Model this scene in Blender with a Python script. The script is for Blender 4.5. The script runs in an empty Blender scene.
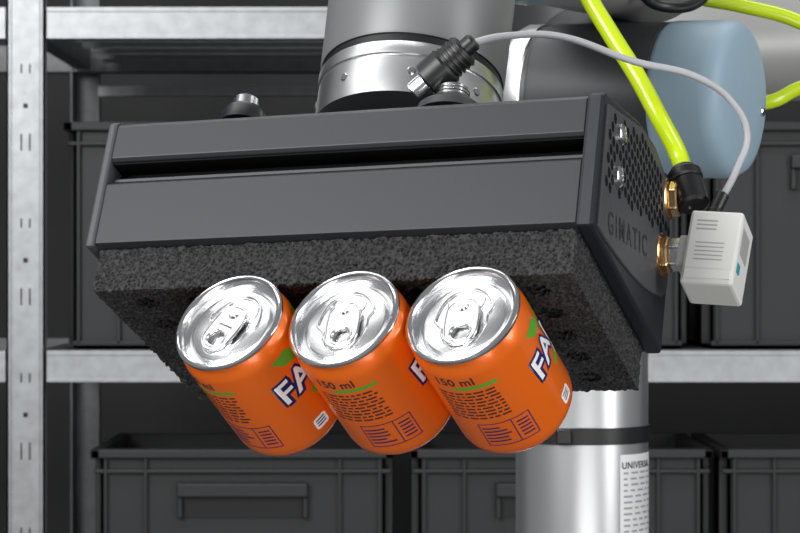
import bpy, bmesh, math, random
from mathutils import Vector, Matrix
random.seed(4)
scene = bpy.context.scene
scene.view_settings.view_transform = 'Standard'
scene.view_settings.look = 'None'
COL = scene.collection

# ---------------------------------------------------------------- materials
def mat(name, col, metal=0.0, rough=0.5, var=0.0, vscale=30, bump=0.0, bscale=200, vor=False, coat=0.0, spec=0.5, aniso=0.0):
    m = bpy.data.materials.new(name); m.use_nodes = True
    nt = m.node_tree; b = nt.nodes['Principled BSDF']
    b.inputs['Base Color'].default_value = (*col, 1)
    b.inputs['Metallic'].default_value = metal
    b.inputs['Roughness'].default_value = rough
    b.inputs['Coat Weight'].default_value = coat
    b.inputs['Specular IOR Level'].default_value = spec
    tc = nt.nodes.new('ShaderNodeTexCoord')
    if var > 0:
        if vor:
            n = nt.nodes.new('ShaderNodeTexVoronoi'); n.inputs['Scale'].default_value = vscale
            out = n.outputs['Distance']
        else:
            n = nt.nodes.new('ShaderNodeTexNoise'); n.inputs['Scale'].default_value = vscale
            n.inputs['Detail'].default_value = 4; out = n.outputs['Fac']
        nt.links.new(tc.outputs['Object'], n.inputs['Vector'])
        r = nt.nodes.new('ShaderNodeMapRange')
        r.inputs['From Min'].default_value = 0.25; r.inputs['From Max'].default_value = 0.75
        r.inputs['To Min'].default_value = max(0,1 - var); r.inputs['To Max'].default_value = 1 + var
        nt.links.new(out, r.inputs['Value'])
        mx = nt.nodes.new('ShaderNodeVectorMath'); mx.operation = 'SCALE'
        mx.inputs[0].default_value = col
        nt.links.new(r.outputs[0], mx.inputs['Scale'])
        nt.links.new(mx.outputs[0], b.inputs['Base Color'])
    if bump > 0:
        n2 = nt.nodes.new('ShaderNodeTexNoise'); n2.inputs['Scale'].default_value = bscale
        n2.inputs['Detail'].default_value = 3
        nt.links.new(tc.outputs['Object'], n2.inputs['Vector'])
        bp = nt.nodes.new('ShaderNodeBump'); bp.inputs['Strength'].default_value = bump
        bp.inputs['Distance'].default_value = 0.001
        nt.links.new(n2.outputs['Fac'], bp.inputs['Height'])
        nt.links.new(bp.outputs[0], b.inputs['Normal'])
    return m

M = dict(
 anod = mat('anodised_dark', (.026,.028,.032), .2, .45),
 black = mat('black_plastic', (.008,.008,.009), 0, .4),
 slot = mat('slot_black', (.004,.004,.005), .1, .45),
 recshade = mat('recess_shade', (.002,.002,.002), 0, .7, spec=.15),  # near-black, puts the shade of recesses into the colour
 cap = mat('cap_dark', (.060,.062,.068), .15, .5, bump=.1, bscale=2500),
 capdark = mat('cap_bevel', (.013,.016,.022), .2, .45, bump=.1, bscale=2500),
 foam = mat('foam_rubber', (.020,.020,.0205), 0, .75, var=.95, vscale=650, vor=True, bump=1.0, bscale=800, spec=.5),
 orange = mat('can_orange', (.86,.145,.005), .25, .30, coat=.4),
 alu = mat('can_aluminium', (.84,.84,.85), 1, .2, bump=.015, bscale=900),
 tab = mat('tab_aluminium', (.88,.88,.88), 1, .14),
 navy = mat('print_navy', (.008,.012,.10), .1, .35),
 white = mat('print_white', (.80,.80,.80), 0, .4),
 green = mat('print_green', (.10,.36,.03), .1, .35),
 pblack = mat('print_dark', (.06,.02,.02), .1, .4),
 silver = mat('machined_silver', (.74,.74,.75), 1, .32),
 tube = mat('arm_tube_silver', (.60,.61,.62), .9, .34),
 tube2 = mat('arm_tube_light', (.42,.42,.41), .35, .4),
 armgrey = mat('arm_grey', (.17,.175,.18), .15, .42),
 jdark = mat('joint_dark', (.050,.052,.055), .3, .45),
 blue = mat('joint_cap_blue', (.28,.39,.47), 0, .5, coat=.0),
 brass = mat('brass', (.80,.53,.27), 1, .25),
 steel = mat('steel', (.72,.72,.72), 1, .22),
 swhite = mat('sensor_white', (.66,.66,.63), 0, .4),
 sgrey = mat('sensor_grey', (.35,.35,.34), 0, .4),
 cyan = mat('sensor_lens', (.05,.30,.35), 0, .2),
 yellow = mat('hose_yellow', (.52,.68,.008), 0, .28, coat=.3),
 cable = mat('cable_grey', (.36,.36,.38), 0, .42),
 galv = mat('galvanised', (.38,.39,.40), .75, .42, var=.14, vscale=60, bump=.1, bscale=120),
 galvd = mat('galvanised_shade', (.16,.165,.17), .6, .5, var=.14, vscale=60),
 crate = mat('crate_plastic', (.017,.0175,.019), 0, .5),
 wall = mat('wall_paint', (.035,.035,.036), 0, .9, var=.08, vscale=2),
 floor = mat('floor_concrete', (.12,.12,.12), 0, .6, var=.15, vscale=3),
)

# ---------------------------------------------------------------- helpers
def empty(name, mw=None):
    e = bpy.data.objects.new(name, None); e.empty_display_size = .05
    COL.objects.link(e)
    if mw is not None: e.matrix_world = mw
    return e
def mk(name, me, m, parent=None, smooth=False, bevel=0, segs=2):
    o = bpy.data.objects.new(name, me); COL.objects.link(o)
    if m: me.materials.clear(); me.materials.append(m)
    if parent: o.parent = parent
    if smooth:
        for p in me.polygons: p.use_smooth = True
        me.set_sharp_from_angle(angle=math.radians(38))
    if bevel:
        b = o.modifiers.new('bevel', 'BEVEL'); b.width = bevel; b.segments = segs; b.limit_method = 'ANGLE'
    return o
def boxes(name, lst, m, parent=None, bevel=0, mw=None):
    bm = bmesh.new()
    for x0,x1,y0,y1,z0,z1 in lst:
        vs = [bm.verts.new(v) for v in [(x0,y0,z0),(x1,y0,z0),(x1,y1,z0),(x0,y1,z0),(x0,y0,z1),(x1,y0,z1),(x1,y1,z1),(x0,y1,z1)]]
        for f in [(0,3,2,1),(4,5,6,7),(0,1,5,4),(1,2,6,5),(2,3,7,6),(3,0,4,7)]:
            bm.faces.new([vs[i] for i in f])
    if mw is not None: bm.transform(mw)
    me = bpy.data.meshes.new(name); bm.to_mesh(me); bm.free()
    return mk(name, me, m, parent, bevel=bevel)
def revolve(name, prof, mw, m, parent=None, seg=64, smooth=True):
    bm = bmesh.new(); rings = []
    for r,z in prof:
        if r < 1e-6: rings.append([bm.verts.new((0,0,z))])
        else: rings.append([bm.verts.new((r*math.cos(2*math.pi*i/seg), r*math.sin(2*math.pi*i/seg), z)) for i in range(seg)])
    for a,b in zip(rings, rings[1:]):
        for i in range(seg):
            j = (i+1) % seg
            if len(a) == 1 and len(b) == 1: continue
            if len(a) == 1: bm.faces.new((a[0], b[i], b[j]))
            elif len(b) == 1: bm.faces.new((a[i], a[j], b[0]))
            else: bm.faces.new((a[i], a[j], b[j], b[i]))
    bmesh.ops.recalc_face_normals(bm, faces=bm.faces)
    bm.transform(mw)
    me = bpy.data.meshes.new(name); bm.to_mesh(me); bm.free()
    return mk(name, me, m, parent, smooth=smooth)
def prism(name, pts, x0, x1, m, parent=None, bevel=0, smooth=False):
    bm = bmesh.new()
    a = [bm.verts.new((x0,y,z)) for y,z in pts]; b = [bm.verts.new((x1,y,z)) for y,z in pts]
    n = len(pts)
    bm.faces.new(a); bm.faces.new(b)
    for i in range(n): bm.faces.new((a[i], a[(i+1)%n], b[(i+1)%n], b[i]))
    bmesh.ops.recalc_face_normals(bm, faces=bm.faces)
    me = bpy.data.meshes.new(name); bm.to_mesh(me); bm.free()
    return mk(name, me, m, parent, bevel=bevel, smooth=smooth)
def axis_m(p, d, up=Vector((0,0,1))):
    z = Vector(d).normalized(); u = Vector(up)
    if abs(z.dot(u)) > .98: u = Vector((1,0,0))
    x = u.cross(z).normalized(); y = z.cross(x)
    mm = Matrix((x,y,z)).transposed().to_4x4(); mm.translation = Vector(p); return mm
def cyl(name, p0, p1, r, m, parent=None, ch=.0006, seg=48):
    p0, p1 = Vector(p0), Vector(p1); L = (p1-p0).length
    return revolve(name, [(0,0),(r-ch,0),(r,ch),(r,L-ch),(r-ch,L),(0,L)], axis_m(p0, p1-p0), m, parent, seg)
def hexnut(name, p0, p1, r, m, parent=None):
    p0, p1 = Vector(p0), Vector(p1); L = (p1-p0).length
    o = revolve(name, [(0,0),(r,0),(r,L),(0,L)], axis_m(p0, p1-p0), m, parent, 6, smooth=False)
    b = o.modifiers.new('b','BEVEL'); b.width = r*.12; b.segments = 2
    return o
def tube(name, pts, r, m, parent=None, cyclic=False, mw=None):
    cu = bpy.data.curves.new(name, 'CURVE'); cu.dimensions = '3D'
    cu.bevel_depth = r; cu.bevel_resolution = 5; cu.use_fill_caps = True; cu.resolution_u = 10
    s = cu.splines.new('BEZIER'); s.bezier_points.add(len(pts)-1); s.use_cyclic_u = cyclic
    for bp, p in zip(s.bezier_points, pts):
        v = Vector(p); 
        if mw is not None: v = mw @ v
        bp.co = v; bp.handle_left_type = bp.handle_right_type = 'AUTO'
    o = bpy.data.objects.new(name, cu); COL.objects.link(o); cu.materials.append(m)
    if parent: o.parent = parent
    return o

# ================================================================ frame of the tilted gripper
Xw = Vector((.94551,-.32351,.03672)).normalized()
Dw = Vector((.30691,.84795,-.43219)); Dw = (Dw - Xw*Dw.dot(Xw)).normalized()
Uw = Xw.cross(Dw)
G = Matrix((Xw,Dw,Uw)).transposed().to_4x4(); G.translation = Vector((-.14217,1.08849,1.50839))
def g(x,y,z): return G @ Vector((x,y,z))
L, W, HF = .232, .133, .0215

grip = empty('vacuum_gripper', G)
prof = [(-.003,0),(-.001,.0665),(.002,.0688),(.0648,.0888),(.100,.0943),(.122,.0913),(.136,.0753),(.142,.045),(.139,.0)]
bodyprof = [(.004,.0005),(-.0018,.0020),(-.0008,.0335),(.0007,.0350),(.014,.0350),(.014,.0465),(.0009,.0465),(-.0006,.0480),(0,.0650),(.002,.0675),(.0648,.0870),(.100,.0925),(.121,.0895),(.135,.074),(.140,.045),(.137,.0005)]
prism('body_extrusion', bodyprof, -.001, L, M['anod'], grip, bevel=.0004)
boxes('recess_shade', [(-.0008,L-.0002,.0018,.0138,.0455,.0463),(-.0008,L-.0002,.0130,.0138,.0352,.0463),(-.0008,L-.0002,.0012,.0138,.0351,.0356)], M['recshade'], grip)  # added black strips that stand in for shade inside the slot
boxes('slot_rail', [(-.0008,L-.0002,.0050,.0056,.0352,.0392)], M['cap'], grip)
prism('end_cap_a', [(y,z) for y,z in prof], -.0055, -.001, M['cap'], grip, bevel=.0012)
prism('end_cap_b', [(y,z) for y,z in prof], L, L+.008, M['capdark'], grip, bevel=.0016)
face = [(.003,.0635),(.0648,.0850),(.100,.0905),(.119,.0875),(.132,.073),(.1375,.050)]
arc = [(.1370,.034),(.128,.026),(.112,.020),(.090,.0135),(.065,.0085),(.040,.005),(.018,.0025),(.003,.002)]
prism('end_cap_face', face+arc, L+.0075, L+.0092, M['cap'], grip, bevel=.0006)
fx = L+.0092
def on_poly(y,z):
    top = .0635+(y-.003)*.345 if y<.0648 else .085+(y-.0648)*.12
    return z < top-.0045 and z > .0225+.29*y
bm = bmesh.new(); p = .0068
for i in range(-2,26):
    for j in range(0,18):
        y = .006+i*p+(p/2 if j%2 else 0); z = .01+j*p*.866
        if y<.007 or y>.132 or not on_poly(y,z): continue
        if y>.122 and z>.080: continue
        if min(math.hypot(y-.0256,z-.0599), math.hypot(y-.0262,z-.0385))<.0078: continue
        if math.hypot(y-.127,z-.0785)<.0125 or math.hypot(y-.121,z-.045)<.0125: continue
        vs=[bm.verts.new((fx+.00012,y+.0028*math.cos(k*math.pi/3+.5),z+.0028*math.sin(k*math.pi/3+.5))) for k in range(6)]
        bm.faces.new(vs)
me = bpy.data.meshes.new('cap_perforation'); bm.to_mesh(me); bm.free(); mk('cap_perforation', me, M['recshade'], grip)
for k,(y,z) in enumerate([(.0256,.0599),(.0262,.0385)]):
    revolve(f'cap_bolt_{k+1}', [(0,.0008),(.0022,.0008),(.0024,.0028),(.0040,.0026),(.0050,.0016),(.0050,0),(0,0)], axis_m((fx,y,z),(1,0,0)), M['steel'], grip, 32)
def text_mesh(txt, size, offset=0, spacing=1, shear=0):
    cu = bpy.data.curves.new('t','FONT'); cu.body = txt; cu.size = size; cu.offset = offset
    cu.align_x='CENTER'; cu.align_y='CENTER'; cu.space_character = spacing; cu.shear = shear
    o = bpy.data.objects.new('t',cu); COL.objects.link(o)
    bpy.context.view_layer.update()
    me = bpy.data.meshes.new_from_object(o.evaluated_get(bpy.context.evaluated_depsgraph_get()))
    bpy.data.objects.remove(o); return me
me = text_mesh('GIMATIC', .0150, .0001, 1.38)
a = math.atan2(.030,.094)
TM = Matrix(((0,0,1,fx+.0002),(math.cos(a),-math.sin(a),0,.054),(math.sin(a),math.cos(a),0,.0225),(0,0,0,1)))
me.transform(TM); mk('cap_logo_text', me, M['capdark'], grip)

# foam pad -------------------------------------------------------
bm = bmesh.new()
bmesh.ops.create_cube(bm, size=1)
bm.transform(Matrix.Translation((L/2,W/2+.001,-HF/2+.0004)) @ Matrix.Diagonal((L-.001,W-.002,HF,1)))
me = bpy.data.meshes.new('foam_pad'); bm.to_mesh(me); bm.free()
foam = mk('foam_pad', me, M['foam'], grip)
bm = bmesh.new()
for i in range(8):
    for j in range(5):
        bmesh.ops.create_cone(bm, cap_ends=True, segments=20, radius1=.0062, radius2=.0062, depth=.016,
            matrix=Matrix.Translation((.022+i*.027, .018+j*.0245, -HF)))
me = bpy.data.meshes.new('cut'); bm.to_mesh(me); bm.free()
cut = bpy.data.objects.new('cut', me); COL.objects.link(cut); cut.matrix_world = G
b = foam.modifiers.new('holes','BOOLEAN'); b.object = cut; b.operation='DIFFERENCE'; b.solver='EXACT'
r = foam.modifiers.new('remesh','REMESH'); r.mode='VOXEL'; r.voxel_size=.0007; r.use_smooth_shade=False
tx = bpy.data.textures.new('foamtex','VORONOI'); tx.noise_scale=.0019
d = foam.modifiers.new('pores','DISPLACE'); d.texture=tx; d.strength=.0022; d.mid_level=.5; d.texture_coords='LOCAL'
bpy.context.view_layer.update()
dg = bpy.context.evaluated_depsgraph_get()
nm = bpy.data.meshes.new_from_object(foam.evaluated_get(dg))
foam.modifiers.clear(); foam.data = nm
nm.materials.clear(); nm.materials.append(M['foam'])
bpy.data.objects.remove(cut)

# knobs and sockets ----------------------------------------------
def topz(y): return .0675+(y-.002)*.31
revolve('vent_plug_base', [(0,0),(.011,0),(.0105,.006),(.0080,.009),(0,.009)], axis_m((.058,.014,topz(.014)-.001),(0,0,1)), M['black'], grip)
cyl('vent_plug', (.058,.014,topz(.014)+.007), (.058,.014,topz(.014)+.0135), .0060, M['steel'], grip)
revolve('socket_base', [(0,0),(.0165,0),(.016,.004),(.010,.009),(0,.009)], axis_m((.160,.022,topz(.022)-.002),(0,0,1)), M['jdark'], grip)
cyl('socket_thread', (.160,.022,topz(.022)+.005), (.160,.022,topz(.022)+.014), .0075, M['steel'], grip)
for k in range(4):
    revolve(f'socket_rib_{k+1}', [(.0074,0),(.0079,.0005),(.0074,.001)], axis_m((.160,.022,topz(.022)+.006+k*.0018),(0,0,1)), M['steel'], grip, 40)

y1,z1 = .127,.0790
cyl('port_seat_upper', (fx-.001,y1,z1),(fx+.001,y1,z1), .0105, M['brass'], grip)
hexnut('port_nut_upper', (fx+.0008,y1,z1),(fx+.006,y1,z1), .0094, M['brass'], grip)
cyl('port_stem_upper', (fx+.005,y1,z1),(fx+.012,y1,z1), .0058, M['steel'], grip)
y2,z2 = .121,.0450
cyl('port_seat_lower', (fx-.001,y2,z2),(fx+.001,y2,z2), .0110, M['brass'], grip)
hexnut('port_nut_lower', (fx+.0008,y2,z2),(fx+.0045,y2,z2), .0094, M['brass'], grip)
hexnut('port_nut_sensor', (fx+.0045,y2,z2),(fx+.0105,y2,z2), .0086, M['steel'], grip)
e0 = Vector((fx+.0130,y1,z1-.005)); ed = Vector((-.32,.05,1)).normalized()
cyl('elbow_body', e0, e0+ed*.016, .0082, M['black'], grip, ch=.0015)
cyl('elbow_collar', e0+ed*.0155, e0+ed*.021, .0088, M['black'], grip, ch=.001)
cyl('elbow_release_ring', e0+ed*.0205, e0+ed*.0235, .0066, M['jdark'], grip)

# ================================================================ pressure sensor
SM = G @ Matrix.Translation((fx+.0095,y2,z2)) @ Matrix.Rotation(math.radians(6),4,'Y')
sen = empty('pressure_sensor', SM)
boxes('housing', [(.005,.031,-.013,.013,-.0205,.0185)], M['swhite'], sen, bevel=.0016)
boxes('port_block', [(.0,.007,-.008,.008,-.009,.007)], M['swhite'], sen, bevel=.001)
boxes('housing_lower_lip', [(.0065,.0295,-.0136,-.0125,-.0180,-.0130)], M['swhite'], sen, bevel=.0004)
boxes('housing_grooves', [(.010,.024,-.01315,-.0129,-.0080+k*.0022,-.0075+k*.0022) for k in range(5)], M['sgrey'], sen)
boxes('label_lines', [(.009,.019,-.01315,-.0129,.008+k*.0022,.0087+k*.0022) for k in range(3)], M['sgrey'], sen)
boxes('display_window', [(.0305,.0313,-.009,.006,-.002,.012)], M['sgrey'], sen, bevel=.0003)
boxes('indicator_lens', [(.0305,.0316,-.010,-.005,-.012,-.007)], M['cyan'], sen, bevel=.0003)
cyl('cable_gland', (.013,.004,.018),(.0115,.004,.027), .0042, M['black'], sen)

# ================================================================ cans
TH = math.radians(13.5); PS = math.radians(7); SC=1.035
def flat_to_can(me, R):
    bm = bmesh.new(); bm.from_mesh(me)
    xs=[v.co.x for v in bm.verts]; x=min(xs)
    while x < max(xs):
        bmesh.ops.bisect_plane(bm, geom=bm.verts[:]+bm.edges[:]+bm.faces[:], plane_co=(x,0,0), plane_no=(1,0,0)); x += .0012
    for v in bm.verts:
        ph = v.co.x/.0265
        v.co = Vector((R*math.sin(ph), -R*math.cos(ph), v.co.y))
    bm.to_mesh(me); bm.free(); return me
def poly_mesh(polys):
    bm = bmesh.new()
    for P in polys:
        bm.faces.new([bm.verts.new((x,y,0)) for x,y in P])
    bmesh.ops.triangulate(bm, faces=bm.faces[:])
    me = bpy.data.meshes.new('p'); bm.to_mesh(me); bm.free(); return me
def rect(x0,x1,y0,y1): return [(x0,y0),(x1,y0),(x1,y1),(x0,y1)]
RC = .0265
def lab(name, me, par, m, ph0, dx=0, s=0, layer=1, rot=0):
    me.transform(Matrix.Translation((dx+math.radians(ph0)*.0265, -s, 0)) @ Matrix.Rotation(rot,4,'Z'))
    mk(name, flat_to_can(me, RC+.00006*layer), m, par)
def stadium(w, l, r=None, n=10):
    r = w/2 if r is None else r
    pts=[]
    for cx,cy,a0 in [(w/2-r,l/2-r,0),(-w/2+r,l/2-r,90),(-w/2+r,-l/2+r,180),(w/2-r,-l/2+r,270)]:
        for k in range(n+1):
            a=math.radians(a0+90*k/n); pts.append((cx+r*math.cos(a),cy+r*math.sin(a)))
    return pts
def flat_curve(name, loops, m, parent, mw, ext=.0004, bev=.0003):
    cu = bpy.data.curves.new(name,'CURVE'); cu.dimensions='2D'; cu.fill_mode='BOTH'; cu.extrude=ext; cu.bevel_depth=bev; cu.bevel_resolution=2
    for lp in loops:
        s=cu.splines.new('POLY'); s.points.add(len(lp)-1); s.use_cyclic_u=True
        for q,(x,y) in zip(s.points,lp): q.co=(x,y,0,1)
    o=bpy.data.objects.new(name,cu); COL.objects.link(o); cu.materials.append(m); o.parent=parent; o.matrix_local=mw
    return o
def can(xc, ph0, tabrot):
    a = Vector((math.sin(PS),math.cos(TH)*math.cos(PS),-math.sin(TH)*math.cos(PS)))
    Z=-a; X=(Vector((1,0,0))-Z*Z.x).normalized(); Y=Z.cross(X)
    Mm=Matrix((X,Y,Z)).transposed().to_4x4(); Mm.translation=Vector((xc,-.0115,-.0445))
    c = empty('soda_can', G @ Mm @ Matrix.Scale(SC,4))
    I = Matrix.Identity(4)
    revolve('can_body', [(.0243,-.0035),(.0250,-.0052),(.0262,-.0085),(.0265,-.0115),(.0265,-.0620),(.0260,-.0655),(.0235,-.0695),(.0205,-.0720)], I, M['orange'], c, 96)
    revolve('can_bottom', [(.0205,-.0720),(.0195,-.0728),(.0185,-.0720),(.014,-.0675),(.007,-.0655),(0,-.065)], I, M['alu'], c, 96)
    revolve('can_lid', [(0,-.0040),(.0180,-.0040),(.0188,-.0043),(.0194,-.0055),(.0202,-.0070),(.0210,-.0070),(.0216,-.0055),(.0226,-.0015),(.0232,-.0004),(.0240,0),(.0249,-.0003),(.0256,-.0011),(.0256,-.0023),(.0250,-.0032),(.0243,-.0036)], I, M['alu'], c, 96)
    R = Matrix.Rotation(math.radians(tabrot),4,'Z')
    tear=[]
    for k in range(28):
        t=2*math.pi*k/28
        tear.append((( .0130 if math.sin(t)>0 else .0105)*math.cos(t), .0160*math.sin(t),-.0039))
    tube('panel_bead', tear, .0007, M['alu'], c, True, R)
    mouth=[(.0085*math.cos(t),.0085+.0060*math.sin(t),-.0039) for t in [2*math.pi*k/20 for k in range(20)]]
    tube('mouth_score', mouth, .00035, M['alu'], c, True, R)
    outer=stadium(.0145,.0235,.0068); hole=[(x,y-.0058) for x,y in stadium(.0085,.0078,.0038)]
    slot=[(x,y+.0012) for x,y in stadium(.0085,.0012,.0005)]
    flat_curve('pull_tab',[outer,hole,slot],M['tab'],c, R@Matrix.Translation((0,-.0035,-.0020)), .0003,.0004)
    rim=[(x,y-.0058-.0035,-.0016) for x,y in stadium(.0098,.0090,.0044,5)]
    tube('pull_tab_rim', rim, .00065, M['tab'], c, True, R)
    tube('pull_tab_edge', [(x,y-.0035,-.0017) for x,y in stadium(.0145,.0235,.0068,5)], .0007, M['tab'], c, True, R)
    revolve('rivet', [(0,.0008),(.0016,.0007),(.0021,0),(.0032,-.0002),(.0034,-.0008)], R@Matrix.Translation((0,.0042,-.0012)), M['tab'], c, 32)
    ls=.0290
    lab('logo_shadow', text_mesh('FANTA',.0175,.00150,1.02), c, M['navy'], ph0, 0,ls,1,.10)
    lab('logo_outline', text_mesh('FANTA',.0175,.00090,1.02), c, M['navy'], ph0, .0010,ls+.0010,2,.10)
    lab('logo_letters', text_mesh('FANTA',.0175,.00028,1.02), c, M['white'], ph0, 0,ls,3,.10)
    leaf=[(0,0),(.005,.007),(.012,.011),(.022,.012),(.017,.004),(.009,-.0005)]
    lab('logo_leaf', poly_mesh([leaf,[(-.001,0),(-.010,.002),(-.015,.008),(-.006,.009),(-.001,.005)]]), c, M['green'], ph0, -.008,ls-.0085,1)
    lab('flavour_band', poly_mesh([stadium(.030,.0042,.0018)]), c, M['green'], ph0, .001,ls+.0120,1,.08)
    lab('flavour_text', text_mesh('ORANGE',.0040,.0001,1.1), c, M['white'], ph0, .001,ls+.0120,2,.08)
    lab('volume_text', text_mesh('150 ml',.0066,.00016,1.05), c, M['pblack'], ph0-134, 0,.0140,1)
    lab('volume_bar', poly_mesh([rect(-.010,.010,-.0010,.0010)]), c, M['green'], ph0-116, 0,.0180,1)
    lines=[]
    for k in range(9):
        x=-.013
        while x<.013:
            w=random.uniform(.0015,.005); lines.append(rect(x,min(x+w,.0145),-k*.0022,-k*.0022+.0010)); x+=w+.0009
    lab('ingredients_text', poly_mesh(lines), c, M['pblack'], ph0-129, 0,.0220,1)
    tb=[rect(-.012,.012,0,.0005),rect(-.012,.012,-.015,-.0145),rect(-.012,-.0115,-.015,0),rect(.0115,.012,-.015,0),rect(.003,.0035,-.015,0)]
    for k in range(1,6): tb += [rect(-.0108,-.0108+random.uniform(.006,.012),-k*.0023-.0009,-k*.0023), rect(.005,.0105,-k*.0023-.0009,-k*.0023)]
    lab('nutrition_table', poly_mesh(tb), c, M['navy'], ph0-110, 0,.0440,1)
    bc=[]; x=-.008
    while x<.008:
        w=random.choice([.0003,.0006,.0009]); bc.append(rect(x,x+w,-.012,0)); x+=w+random.choice([.0004,.0007])
    lab('barcode_patch', poly_mesh([rect(-.010,.010,-.014,.001)]), c, M['white'], ph0+110, 0,.045,1)
    lab('barcode_bars', poly_mesh(bc), c, M['pblack'], ph0+110, 0,.045,2)
    lab('recycling_mark', poly_mesh([stadium(.0075,.0065,.0015)]), c, M['white'], ph0-40, 0,.0580,1)
    lab('recycling_text', poly_mesh([rect(-.0025,.0025,-.0015+k*.0015,-.0008+k*.0015) for k in range(3)]), c, M['navy'], ph0-40, 0,.0582,2)
    return c
can(.0775,97,-28); can(.1323,124,4); can(.1870,124,3)

# ================================================================ robot arm
arm = empty('robot_arm')
WX, WY = .1215,.066
wm = G @ Matrix.Translation((WX,WY,0))
revolve('tool_flange', [(0,.0885),(.0455,.0885),(.0455,.108),(.0452,.109)], wm, M['silver'], arm, 96)
revolve('flange_lip', [(.0452,.109),(.0462,.1095),(.0462,.1155),(.0455,.1165)], wm, M['silver'], arm, 96)
revolve('flange_seal', [(.0455,.1165),(.0448,.117),(.0448,.1205),(.0455,.121)], wm, M['black'], arm, 96)
revolve('wrist_housing', [(.0455,.121),(.0462,.1225),(.0470,.16),(.0475,.25),(.045,.275),(.036,.29),(0,.295)], wm, M['armgrey'], arm, 96)
for k,a in enumerate([200,245,290,335]):
    ca,sa=math.cos(math.radians(a)),math.sin(math.radians(a))
    cyl(f'flange_screw_{k+1}', wm@Vector((ca*.0450,sa*.0450,.100)), wm@Vector((ca*.0462,sa*.0462,.100)), .0022, M['steel'], arm)
p0=g(WX,WY,.235)+Vector((.0,.02,0)); p1=Vector((.165,1.52,1.705))
cyl('wrist_link', p0, p1, .046, M['tube2'], arm, ch=.004)
lm=axis_m(p0,p1-p0)
revolve('wrist_link_cap', [(.0465,.10),(.0485,.102),(.0485,.128),(.0465,.130)], lm, M['blue'], arm, 80)
jc=Vector((.172,1.428,1.603)); jd=Vector((.88,-.47,-.03)).normalized()
jm=axis_m(jc,jd)
revolve('joint_housing', [(0,-.108),(.036,-.1075),(.045,-.104),(.0478,-.098),(.0478,-.088),(.0465,-.087)], jm, M['silver'], arm, 80)
revolve('joint_housing_mid', [(.0465,-.087),(.0462,-.084),(.0475,-.083),(.0478,-.080),(.0478,-.004),(.046,-.003)], jm, M['jdark'], arm, 80)
revolve('joint_cap', [(.0462,-.004),(.0480,-.002),(.0483,.0),(.0483,.030),(.0475,.036),(.0445,.0405),(.038,.0430),(.022,.0445),(0,.045)], jm, M['blue'], arm, 80)
cyl('joint_cap_screw', jm@Vector((.028,-.006,.043)), jm@Vector((.028,-.006,.0455)), .003, M['steel'], arm)
cx,cy,cr=.1335,1.70,.0485
cyl('joint_neck', Vector((.135,1.47,1.615)), Vector((.1345,1.70,1.655)), .040, M['jdark'], arm, ch=.003)
revolve('link_tube', [(cr,.70),(cr,1.60)], Matrix.Translation((cx,cy,0)), M['tube'], arm, 96)
revolve('link_base_joint', [(0,.55),(.066,.55),(.070,.56),(.070,.69),(.062,.70),(cr,.701)], Matrix.Translation((cx,cy,0)), M['armgrey'], arm, 80)
revolve('base_pedestal', [(0,0),(.11,0),(.11,.03),(.08,.04),(.08,.54),(.066,.551)], Matrix.Translation((cx,cy,0)), M['jdark'], arm, 80)
zb=1.5-(437-266.5)/2316*1.65
revolve('clamp_band', [(cr,zb-.006),(cr+.0016,zb-.006),(cr+.0016,zb+.006),(cr,zb+.006)], Matrix.Translation((cx,cy,0)), M['black'], arm, 96)
boxes('clamp_buckle', [(cx-.022,cx-.012,cy-cr-.004,cy-cr+.006,zb-.005,zb+.005)], M['black'], arm, bevel=.001)
cyl('cross_tube', (.10,1.71,1.668),(.75,1.71,1.690), .052, M['tube2'], arm, ch=.006, seg=80)
revolve('elbow_housing', [(0,-.075),(.05,-.074),(.058,-.066),(.058,.066),(.05,.074),(0,.075)], axis_m((.135,1.705,1.655),(0,0,1)), M['jdark'], arm, 80)
def on_tube(me, z, ph, rr):
    bm=bmesh.new(); bm.from_mesh(me)
    xs=[v.co.x for v in bm.verts]; x=min(xs)
    while x<max(xs):
        bmesh.ops.bisect_plane(bm, geom=bm.verts[:]+bm.edges[:]+bm.faces[:], plane_co=(x,0,0), plane_no=(1,0,0)); x+=.0025
    for v in bm.verts:
        q=v.co.x/cr+ph; v.co=Vector((cx+rr*math.sin(q), cy-rr*math.cos(q), z+v.co.y))
    bm.to_mesh(me); bm.free(); return me
mk('rating_plate', on_tube(poly_mesh([rect(-.024,.024,-.10,0)]), 1.365, math.radians(58), cr+.0003), M['white'], arm)
me=text_mesh('UNIVERSAL',.0068,.0001,1.1); mk('rating_plate_title', on_tube(me,1.357,math.radians(53),cr+.0006), M['black'], arm)
ln=[]
for k in range(20):
    x=-.021
    while x<.018:
        w=random.uniform(.003,.009); ln.append(rect(x,x+w,-.014-k*.0042,-.0125-k*.0042)); x+=w+.003
mk('rating_plate_text', on_tube(poly_mesh(ln),1.365,math.radians(58),cr+.0006), M['cable'], arm)

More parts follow.
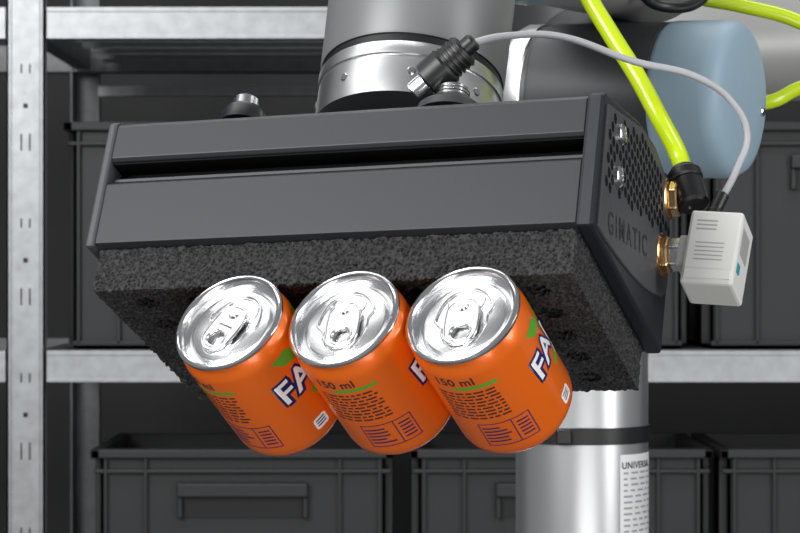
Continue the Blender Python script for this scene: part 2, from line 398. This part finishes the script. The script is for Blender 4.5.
# ================================================================ cable with connector
cab = empty('sensor_cable')
q0=Vector((.0130,1.100,1.5875)); q1=Vector((.0320,1.095,1.6040))
dd=(q1-q0).normalized()
cyl('connector_nut', q0, q0+dd*.013, .0095, M['black'], cab, ch=.0012)
cyl('connector_body', q0+dd*.012, q0+dd*.024, .0080, M['black'], cab, ch=.001)
for k in range(4):
    cyl(f'connector_rib_{k+1}', q0+dd*(.0135+k*.0026), q0+dd*(.0148+k*.0026), .0086, M['black'], cab, ch=.0004)
cyl('strain_relief', q0+dd*.023, q0+dd*.030, .0045, M['black'], cab, ch=.001)
cyl('connector_stub', q0-dd*.008, q0+dd*.001, .0058, M['steel'], cab)
end=SM@Vector((.0115,.004,.027))
up=(SM.to_3x3()@Vector((0,0,1))).normalized()
pts=[q0+dd*.026, (.0370,1.100,1.6068),(.0535,1.115,1.6112),(.0790,1.13,1.6120),(.1150,1.14,1.6010),(.1480,1.145,1.5930),(.1655,1.15,1.5810),(.1725,1.15,1.5660),(.1665,1.145,1.5480), end+up*.010+Vector((.004,0,0)), end]
tube('cable_sheath', pts, .0018, M['cable'], cab)
cyl('cable_boot', end-up*.002, end+up*.009+Vector((.003,0,0)), .0034, M['black'], cab)

# ================================================================ air hoses
hs = empty('air_hose')
h0=G@(e0+ed*.020); hd=(G.to_3x3()@ed).normalized()
tube('hose', [h0, h0+hd*.012, (.1302,1.162,1.5744),(.1197,1.172,1.5967),(.108,1.18,1.6174),(.0966,1.19,1.639),(.075,1.21,1.690),(.05,1.24,1.76)], .0047, M['yellow'], hs)
h2 = empty('air_hose')
tube('hose', [(.150,1.50,1.69),(.188,1.50,1.6755),(.2235,1.505,1.669),(.259,1.51,1.660),(.2916,1.51,1.640),(.286,1.51,1.622),(.259,1.50,1.6156),(.238,1.49,1.606),(.215,1.49,1.604)], .0047, M['yellow'], h2)
bc = empty('power_cable')
tube('corrugated_conduit', [(.13,1.40,1.72),(.147,1.41,1.667),(.165,1.42,1.659),(.185,1.42,1.664),(.198,1.42,1.70)], .0035, M['black'], bc)

# ================================================================ rack
rack = empty('storage_rack')
YF, YB = 3.0, 3.52
def upright(name, x0, x1, y, m, sgn=1):
    w=.0025; D=.045
    boxes(name, [(x0,x1,y,y+w,0,2.5),(x0,x0+w,y,y+D,0,2.5) if sgn>0 else (x0,x0+w,y-D,y,0,2.5),
                 (x1-w,x1,y if sgn>0 else y-.02,y+.02 if sgn>0 else y,0,2.5)], m, rack)
upright('upright_front', -.509,-.460, YF-.003, M['galv'])
upright('upright_front_far', 1.51,1.56, YF-.003, M['galv'])
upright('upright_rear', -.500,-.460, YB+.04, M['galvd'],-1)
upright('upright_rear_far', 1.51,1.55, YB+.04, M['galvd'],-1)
sl=[]
z=.05
while z<2.45:
    for dx in (-.0065,.0045):
        sl.append((-.4845+dx,-.4825+dx,YF-.0036,YF-.0028,z,z+.022))
        sl.append((-.4845+dx,-.4825+dx,YF-.0036,YF-.0028,z+.1,z+.112))
    sl.append((-.4875,-.4815,YF-.0036,YF-.0028,z+.055,z+.061))
    z+=.2
boxes('upright_slots', sl, M['slot'], rack)
boxes('upright_fold_lines', [(-.5035,-.5025,YF-.0038,YF-.003,0,2.5),(-.4665,-.4655,YF-.0038,YF-.003,0,2.5)], M['galvd'], rack)
def level(zt, n):
    boxes(f'beam_front_{n}', [(-1.2,-.511,YF,YF+.03,zt-.041,zt),(-.458,1.51,YF,YF+.03,zt-.041,zt),(-.458,1.51,YF-.0012,YF,zt-.006,zt),(-.458,1.51,YF-.0012,YF,zt-.041,zt-.036)], M['galv'], rack, bevel=.0015)
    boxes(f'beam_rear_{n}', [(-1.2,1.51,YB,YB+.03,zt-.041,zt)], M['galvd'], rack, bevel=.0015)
    ribs=[]
    for k in range(5):
        y=YF+.05+k*.095
        ribs += [(-.455,1.50,y,y+.075,zt-.004,zt-.001),(-.455,1.50,y,y+.003,zt-.022,zt-.001),(-.455,1.50,y+.072,y+.075,zt-.022,zt-.001)]
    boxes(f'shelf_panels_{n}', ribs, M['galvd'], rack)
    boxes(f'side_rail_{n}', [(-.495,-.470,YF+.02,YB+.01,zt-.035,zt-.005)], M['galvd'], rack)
level(1.836,'top'); level(1.391,'middle'); level(1.04,'bottom'); level(.5,'low')
boxes('rear_brace', [(-.46,1.51,YB+.01,YB+.03,1.760,1.775)], M['galv'], rack)

# ================================================================ crates
def crate(x0,x1,y0,y1,z0,h):
    c=empty('plastic_crate', Matrix.Translation((x0,y0,z0)))
    w=x1-x0; d=y1-y0; t=.004; i=.012
    L_=[(i,w-i,i,d-i,0,t),(i,w-i,i,i+t,0,h),(i,w-i,d-i-t,d-i,0,h),(i,i+t,i,d-i,0,h),(w-i-t,w-i,i,d-i,0,h)]
    boxes('walls', L_, M['crate'], c)
    rim=[(0,w,0,i+.001,h-.012,h),(0,w,d-i-.001,d,h-.012,h),(0,i+.001,0,d,h-.012,h),(w-i-.001,w,0,d,h-.012,h),
         (.004,w-.004,.004,i+.001,h-.032,h-.026)]
    boxes('rim', rim, M['crate'], c, bevel=.002)
    ribs=[]
    for f in (.02,.16,.84,.98):
        x=i+(w-2*i)*f; ribs.append((x-.002,x+.002,.003,i+.001,.006,h-.012))
    for f in (.1,.5,.9):
        y=d*f; ribs += [(.003,i+.001,y-.002,y+.002,.006,h-.012),(w-i-.001,w-.003,y-.002,y+.002,.006,h-.012)]
    ribs.append((i,w-i,.003,i+.001,.004,.010))
    boxes('ribs', ribs, M['crate'], c, bevel=.0006)
    hz=h-.062
    boxes('handle', [(w*.5-.085,w*.5+.085,-.004,i+.001,hz,hz+.018),(w*.5-.085,w*.5-.078,.0,i+.001,hz-.028,hz),(w*.5+.078,w*.5+.085,.0,i+.001,hz-.028,hz)], M['crate'], c, bevel=.002)
    boxes('handle_recess', [(w*.5-.077,w*.5+.077,i-.002,i+.001,hz-.028,hz-.001)], M['slot'], c)
    return c
zl=1.0405
for x in (-.402,.012,.415,.82): crate(x,x+.395,YF+.005,YF+.305,zl,.222)
zm=1.3915
for x in (-.445,-.02,.40,.82): crate(x,x+.405,YF+.06,YF+.40,zm,.300)

# ================================================================ room
def wall(name,pts,m):
    me=bpy.data.meshes.new(name); me.from_pydata(pts,[],[(0,1,2,3)]); mk(name,me,m)
wall('floor',[(-5,-3,0),(5,-3,0),(5,4.2,0),(-5,4.2,0)],M['floor'])
wall('wall_back',[(-5,4.2,0),(5,4.2,0),(5,4.2,3.6),(-5,4.2,3.6)],M['wall'])

# ================================================================ lights
wd=bpy.data.worlds.new('studio'); scene.world=wd; wd.use_nodes=True
wd.node_tree.nodes['Background'].inputs[0].default_value=(.92,.96,1,1)
wd.node_tree.nodes['Background'].inputs[1].default_value=.20
def area(name,loc,target,sx,sy,e,col=(1,1,1)):
    l=bpy.data.lights.new(name,'AREA'); l.shape='RECTANGLE'; l.size=sx; l.size_y=sy; l.energy=e; l.color=col
    o=bpy.data.objects.new(name,l); COL.objects.link(o); o.location=loc
    o.rotation_euler=(Vector(target)-Vector(loc)).to_track_quat('-Z','Y').to_euler()
area('softbox_key',(-1.3,-.2,2.5),(0,1.2,1.5),1.1,1.1,52)
area('lid_fill_top',(-.85,1.15,2.75),(0,1.15,1.5),.62,.8,2.6)  # added overhead light, placed so the can lids reflect it
area('lid_fill_strip',(-.28,1.25,2.75),(0,1.15,1.5),.12,1.0,3.2)  # added narrow bright light, gives the lid reflections a gradient
area('softbox_right',(1.5,.3,1.9),(.1,1.2,1.5),.5,1.4,18)
area('can_fill_low',(.3,-.4,.7),(0,1.2,1.5),1.2,.7,13)  # added low fill to brighten the can fronts
area('rack_fill',(.2,2.2,3.2),(.2,3.0,1.3),2.5,.6,30)  # added back light for the rack, not a fixture of the room

cam=bpy.data.cameras.new('camera'); cam.lens=104.22; cam.sensor_width=36; cam.clip_start=.05
cam.dof.use_dof=True; cam.dof.focus_distance=1.12; cam.dof.aperture_fstop=45
co=bpy.data.objects.new('camera',cam); COL.objects.link(co); co.location=(0,0,1.5); co.rotation_euler=(math.pi/2,0,0)
scene.camera=co
